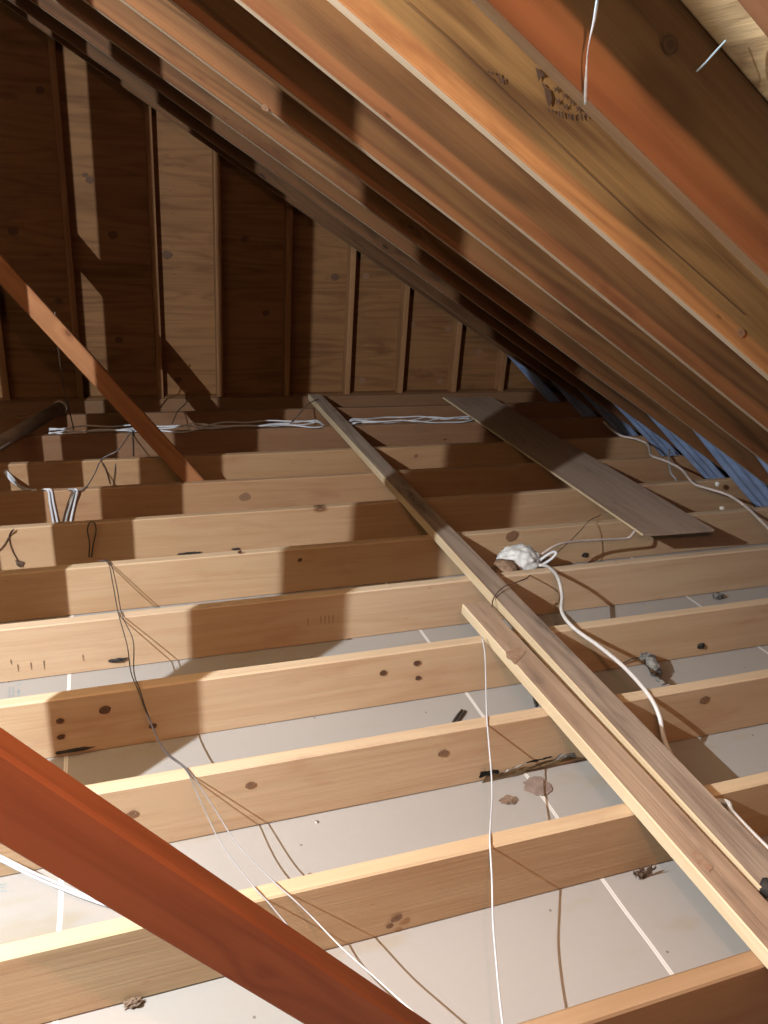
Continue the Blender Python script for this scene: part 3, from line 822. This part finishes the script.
def knot(px_, py_, plane, r, parent, asp=0.8, rot=0.2, mat='knot'):
    c = at(px_, py_, plane[0], plane[1]-0.0032)
    bm = bmesh.new()
    ctr = bm.verts.new((0, 0, 0)); ring = []
    for k in range(18):
        a = 2*math.pi*k/18
        rr = r*(1+0.22*noise.noise(Vector((math.cos(a)*1.3+px_, math.sin(a)*1.3+py_, 0))))
        x, z = rr*math.cos(a), rr*asp*math.sin(a)
        ring.append(bm.verts.new((x*math.cos(rot)-z*math.sin(rot), 0, x*math.sin(rot)+z*math.cos(rot))))
    for k in range(18): bm.faces.new((ctr, ring[k], ring[(k+1) % 18]))
    o = obj('knot', bm, M[mat], parent)
    o.matrix_local = parent.matrix_world.inverted() @ Matrix.Translation(c) @ Matrix.Identity(4)
    return o
for a, b, i, r in ((60, 721, 3, .011), (61, 737, 3, .011), (105, 710, 3, .016), (153, 726, 3, .012), (349, 641, 4, .014), (383, 673, 3, .012), (245, 497, 7, .028),
                   (420, 428, 9, .04), (397, 918, 1, .013), (390, 926, 1, .009), (132, 814, 2, .013), (250, 785, 2, .012), (247, 624, 5, .010), (300, 560, 5, .01), (443, 753, 2, .014), (417, 663, 3, .012), (418, 678, 3, .01),
                   (512, 536, 5, .03), (240, 552, 5, .008), (416, 456, 8, .014), (704, 700, 2, .016), (620, 640, 4, .012)):
    knot(a, b, ('y', YS[i]), r, JO[i], mat='faintknot' if i in (7, 9, 8, 2, 1) or (a, b) == (512, 536) else 'knot')
for a, b, r in ((13, 231, .035), (113, 235, .035), (167, 255, .038), (59, 301, .03), (119, 340, .03), (178, 380, .03), (245, 239, .03), (266, 313, .028), (335, 277, .035), (366, 276, .03), (362, 380, .03),
                (412, 325, .03), (448, 329, .03), (479, 352, .035), (440, 381, .03), (509, 384, .03), (90, 180, .03), (40, 90, .03), (85, 175, .02)):
    knot(a, b, ('y', YSH), r*0.85, WALL, mat='knot' if a < 350 else 'faintknot')
for a, b, i, r in ((741, 333, 2, .013), (670, 45, 1, .016), (265, 108, 5, .012)):
    k = knot(a, b, ('y', RY[i]), r, RA[i], 0.7, -0.5, 'knot' if i == 1 else 'faintknot')


for a, b, h_ in ((11, 662, 5), (18, 668, 7), (31, 666, 7), (44, 665, 9), (83, 658, 6)): marks('pencil_scratch', [tick(a, b, 0.6, h_, 0.4)], ('y', YS[4]), M['ink'], JO[4], 0.003)
for a, b in ((308, 622), (321, 620), (325, 620), (329, 619.5), (333, 619)): marks('pencil_scratch', [tick(a, b, 0.2, 8, 0.3)], ('y', YS[4]), M['ink'], JO[4], 0.003)
def floor_print(polys):
    bmp = bmesh.new()
    for poly in polys: bmp.faces.new([bmp.verts.new(at(a, b, 'z', 0.0008)) for a, b in poly])
    obj('printed_mark', bmp, M['blueink'], floor)
floor_print([tick(9.5, 692, -0.2, 10, 0.8), tick(13, 692, -0.2, 10, 0.8), tick(18.5, 693, -0.3, 7, 1.4), tick(19.5, 684.5, 3, 0, 1.0)])
floor_print([tick(2, 884.5, 9, -1, 0.8), tick(2, 891, 10, 0, 0.9), tick(2, 887.5, 8, 0, 0.6)])
def line_poly(pts, w):
    out = []
    for (a, b), (c, d) in zip(pts, pts[1:]):
        L_ = math.hypot(c-a, d-b); nx, ny = -(d-b)/L_*w, (c-a)/L_*w
        out.append([(a+nx, b+ny), (c+nx, d+ny), (c-nx, d-ny), (a-nx, b-ny)])
    return out
marks('grain_crack', line_poly([(404, 0), (445, 36), (486, 75), (540, 126), (600, 184), (640, 222), (690, 266), (745, 315)], 0.35), ('y', RY[2]), M['ink'], RA[2], 0.0028)
def top_stain(name, lst, z, parent, mat):
    bm = bmesh.new(); c = (sum(p[0] for p in lst)/len(lst), sum(p[1] for p in lst)/len(lst))
    n = 28; vs = []
    for k in range(n):
        t = k/n*len(lst); i = int(t); u = t-i
        a = lst[i]; b = lst[(i+1) % len(lst)]
        x = a[0]*(1-u)+b[0]*u; y = a[1]*(1-u)+b[1]*u
        w_ = 1+0.25*noise.noise(Vector((x*0.2, y*0.2, 3)))
        vs.append(bm.verts.new(at(c[0]+(x-c[0])*w_, c[1]+(y-c[1])*w_, 'z', z)))
    bm.faces.new(vs)
    o = obj(name, bm, mat, parent); o.matrix_local = parent.matrix_world.inverted()
    return o
M['redstain'] = plain('red_brown_stain', (0.37, 0.20, 0.12), 0.85, 0.3, 60.0, c2=(0.43, 0.30, 0.21))
zs = H+0.002+0.038+0.0015
top_stain('water_stain', [(506, 652), (518, 647), (526, 651), (521, 658), (515, 664), (508, 658)], zs, SP, M['redstain'])['label'] = 'reddish brown stain'
top_stain('water_stain', [(690, 851), (700, 853), (712, 866), (709, 873), (701, 868)], zs, SP, M['redstain'])['label'] = 'reddish brown stain'

# ------------------------------------------------------------------ debris on joists and drywall
def jface(i, lst, off=0.004): return [at(a, b, 'y', YS[i]-off) for a, b in lst]
def flo(lst, z=0.003): return [at(a, b, 'z', z) for a, b in lst]
ts = bpy.data.objects.new('torn_strip', None); COL.objects.link(ts); ts.location = at(530, 768, 'y', YS[2]-0.006)
bpy.context.view_layer.update()
tag(ts, 'long torn tan and black strip along the foot of the third joist', 'torn strip')
shred('tan_band', jface(2, [(481, 784), (577, 757.5), (574, 754), (486, 775)], 0.005), M['tan'], 5, 34, 4, 0.004, parent=ts, ragged=0.12)
shred('black_tab', jface(2, [(479, 778), (499, 772), (498, 769), (480, 771)], 0.011), M['black'], 6, 8, 4, 0.003, parent=ts, ragged=0.2)
shred('dark_tear', jface(2, [(522, 764), (552, 757), (552, 755.5), (528, 761)], 0.011), M['black'], 7, 12, 3, 0.003, parent=ts, ragged=0.5)
shred('foil_tab', jface(2, [(553, 759.5), (575, 756), (575, 752), (560, 753)], 0.013), M['foil'], 8, 10, 4, 0.005, parent=ts, ragged=0.35)
shred('pale_fibre', jface(2, [(498, 774), (526, 763.5), (525, 762.5), (499, 772.5)], 0.012), M['white'], 9, 10, 2, 0.003, parent=ts, ragged=0.4)
o = shred('torn_paper_scrap', [at(633, 873, 'y', YS[1]-0.01), at(657, 867, 'y', YS[1]-0.03), at(650, 876, 'z', 0.004), at(636, 880, 'z', 0.004)], M['paper'], 9, 12, 6, 0.012, ragged=0.9)
tag(o, 'curled brown paper scrap at the foot of the second joist', 'paper scrap')
o = blob('fallen_bark', at(538, 786, 'z', 0.003), (0.036, 0.034, 0.0022), M['peel'], 12, 0.35, 4, 2.0)
tag(o, 'large brown peeled flake on the drywall under the torn strip', 'bark flake')
o = blob('fallen_bark', at(509, 800, 'z', 0.003), (0.022, 0.014, 0.003), M['paper'], 14, 0.6, 4, 2.5)
tag(o, 'small brown flake on the drywall left of the larger one', 'bark flake')
for (a, b, lab) in (((453, 722), (462, 710), 'left of two short black strips on the drywall near the seam'), ((457, 722), (465, 711), 'right of two short black strips on the drywall near the seam'),
                    ((532, 692), (536, 706), 'short black strip on the drywall beside the short plank')):
    p = flo([a, b], 0.005)
    q = [p[0], (p[0]+p[1])/2+Vector((0, 0, 0.002)), p[1]]
    tag(tube('black_strip', q, 0.0045, M['dark'], 6), lab, 'strip', 'black strips on the drywall')
# lint by the fourth joist on the right
cl = bmesh.new()
base = at(650, 672, 'z', 0.03)
pts = [at(640, 656, 'y', YS[3]-0.02), at(649, 658, 'y', YS[3]-0.04), at(654, 668, 'z', 0.05), at(659, 677, 'z', 0.02), at(663, 684, 'z', 0.004)]
tube_into(cl, [p-base for p in pts], 0.016, 9, 6, lambda t: 0.55+0.7*math.sin(math.pi*min(1, t*1.15)))
for v in cl.verts: v.co += noise.noise_vector(v.co*70)*0.007
o = obj('lint_clump', cl, M['lint']); o.location = base
tag(o, 'draped grey lint clump hanging from the fourth joist right of the planks', 'lint')
wl = px([(619, 665, 'y', YS[3]-0.004), (632, 659, 'y', YS[3]-0.012), (645, 657, 'y', YS[3]-0.03)])
tag(tube('thin_wire', wl, 0.002, M['dark'], 6), 'dark thread from the fourth joist to the draped lint clump', 'wire')
for (x, y, i, s, lab) in ((701, 646, 3, (0.016, 0.006, 0.011), 'black chunk on the fourth joist face at the right'),
                          (585, 555, 5, (0.016, 0.006, 0.010), 'black chunk on the sixth joist face right of the foam'),
                          (190, 553, 6, (0.045, 0.005, 0.004), 'thin black sliver at the foot of the seventh joist, left one'),
                          (236, 549, 6, (0.018, 0.005, 0.005), 'small black sliver at the foot of the seventh joist, right one'),
                          (118, 660, 4, (0.026, 0.006, 0.006), 'dark crumbling splinter at the foot of the fifth joist'),
                          (75, 750, 3, (0.045, 0.006, 0.0035), 'dark frayed splinter at the foot of the fourth joist in the shadow')):
    o = blob('dark_splinter', at(x, y, 'y', YS[i]-0.004), s, M['black'], x, 0.6, 3, 2.5)
    tag(o, lab, 'splinter')
o = blob('lint_clump', at(718, 596, 'z', 0.012), (0.022, 0.016, 0.012), M['lint'], 21, 0.8)
tag(o, 'dark crumb of lint on the drywall behind the fifth joist at the right', 'lint')
o = blob('wood_crumb', at(310, 877, 'z', 0.006), (0.011, 0.009, 0.007), M['paper'], 33, 0.4)
tag(o, 'round brown crumb on the drywall behind the second joist', 'crumb')
o = blob('wood_crumb', at(133, 1003, 'z', 0.008), (0.016, 0.008, 0.008), M['paper'], 35, 0.9)
tag(o, 'brown splintered crumb at the foot of the second joist bottom left', 'crumb')
o = blob('foam_scrap', at(717, 484, 'z', H+0.010), (0.010, 0.010, 0.012), M['white'], 41, 0.3)
tag(o, 'small white foam scrap standing beside the eave cable', 'foam scrap')
o = blob('foam_scrap', at(722, 508, 'z', H+0.006), (0.013, 0.010, 0.008), M['white'], 43, 0.3)
tag(o, 'small white foam scrap on the joist below the eave cable', 'foam scrap')
n0 = at(314, 818, 'y', YS[2]-0.001)
nail = bpy.data.objects.new('bent_nail', None); COL.objects.link(nail); nail.location = n0
bpy.context.view_layer.update()
tube('nail_shank', [n0, n0+Vector((0, -0.016, 0.0)), n0+Vector((0, -0.026, 0.008))], 0.0028, M['steel'], 8, parent=nail)
tube('nail_head', [n0+Vector((0, -0.0262, 0.0082)), n0+Vector((0, -0.0285, 0.0105))], 0.006, M['steel'], 10, parent=nail)
tag(nail, 'small bright nail sticking out of the third joist face', 'nail')
hp = at(760, 884, 'z', H+0.032)
o = tube('black_hose', [hp, hp+Vector((0.03, -0.05, 0.0)), hp+Vector((0.07, -0.16, 0.0)), hp+Vector((0.12, -0.34, 0.0))], 0.019, M['black'], 14,
         taper=lambda t: min(1.0, 0.72+t*6))
tag(o, 'rounded black hose end beside the near end of the long plank', 'hose')

# ------------------------------------------------------------------ world and view
w = bpy.data.worlds.new('world'); SC.world = w; w.use_nodes = True
w.node_tree.nodes['Background'].inputs[0].default_value = (1.0, 0.5, 0.3, 1)
w.node_tree.nodes['Background'].inputs[1].default_value = 0.03
SC.view_settings.view_transform = 'Standard'
SC.view_settings.look = 'None'
SC.view_settings.exposure = 0.0
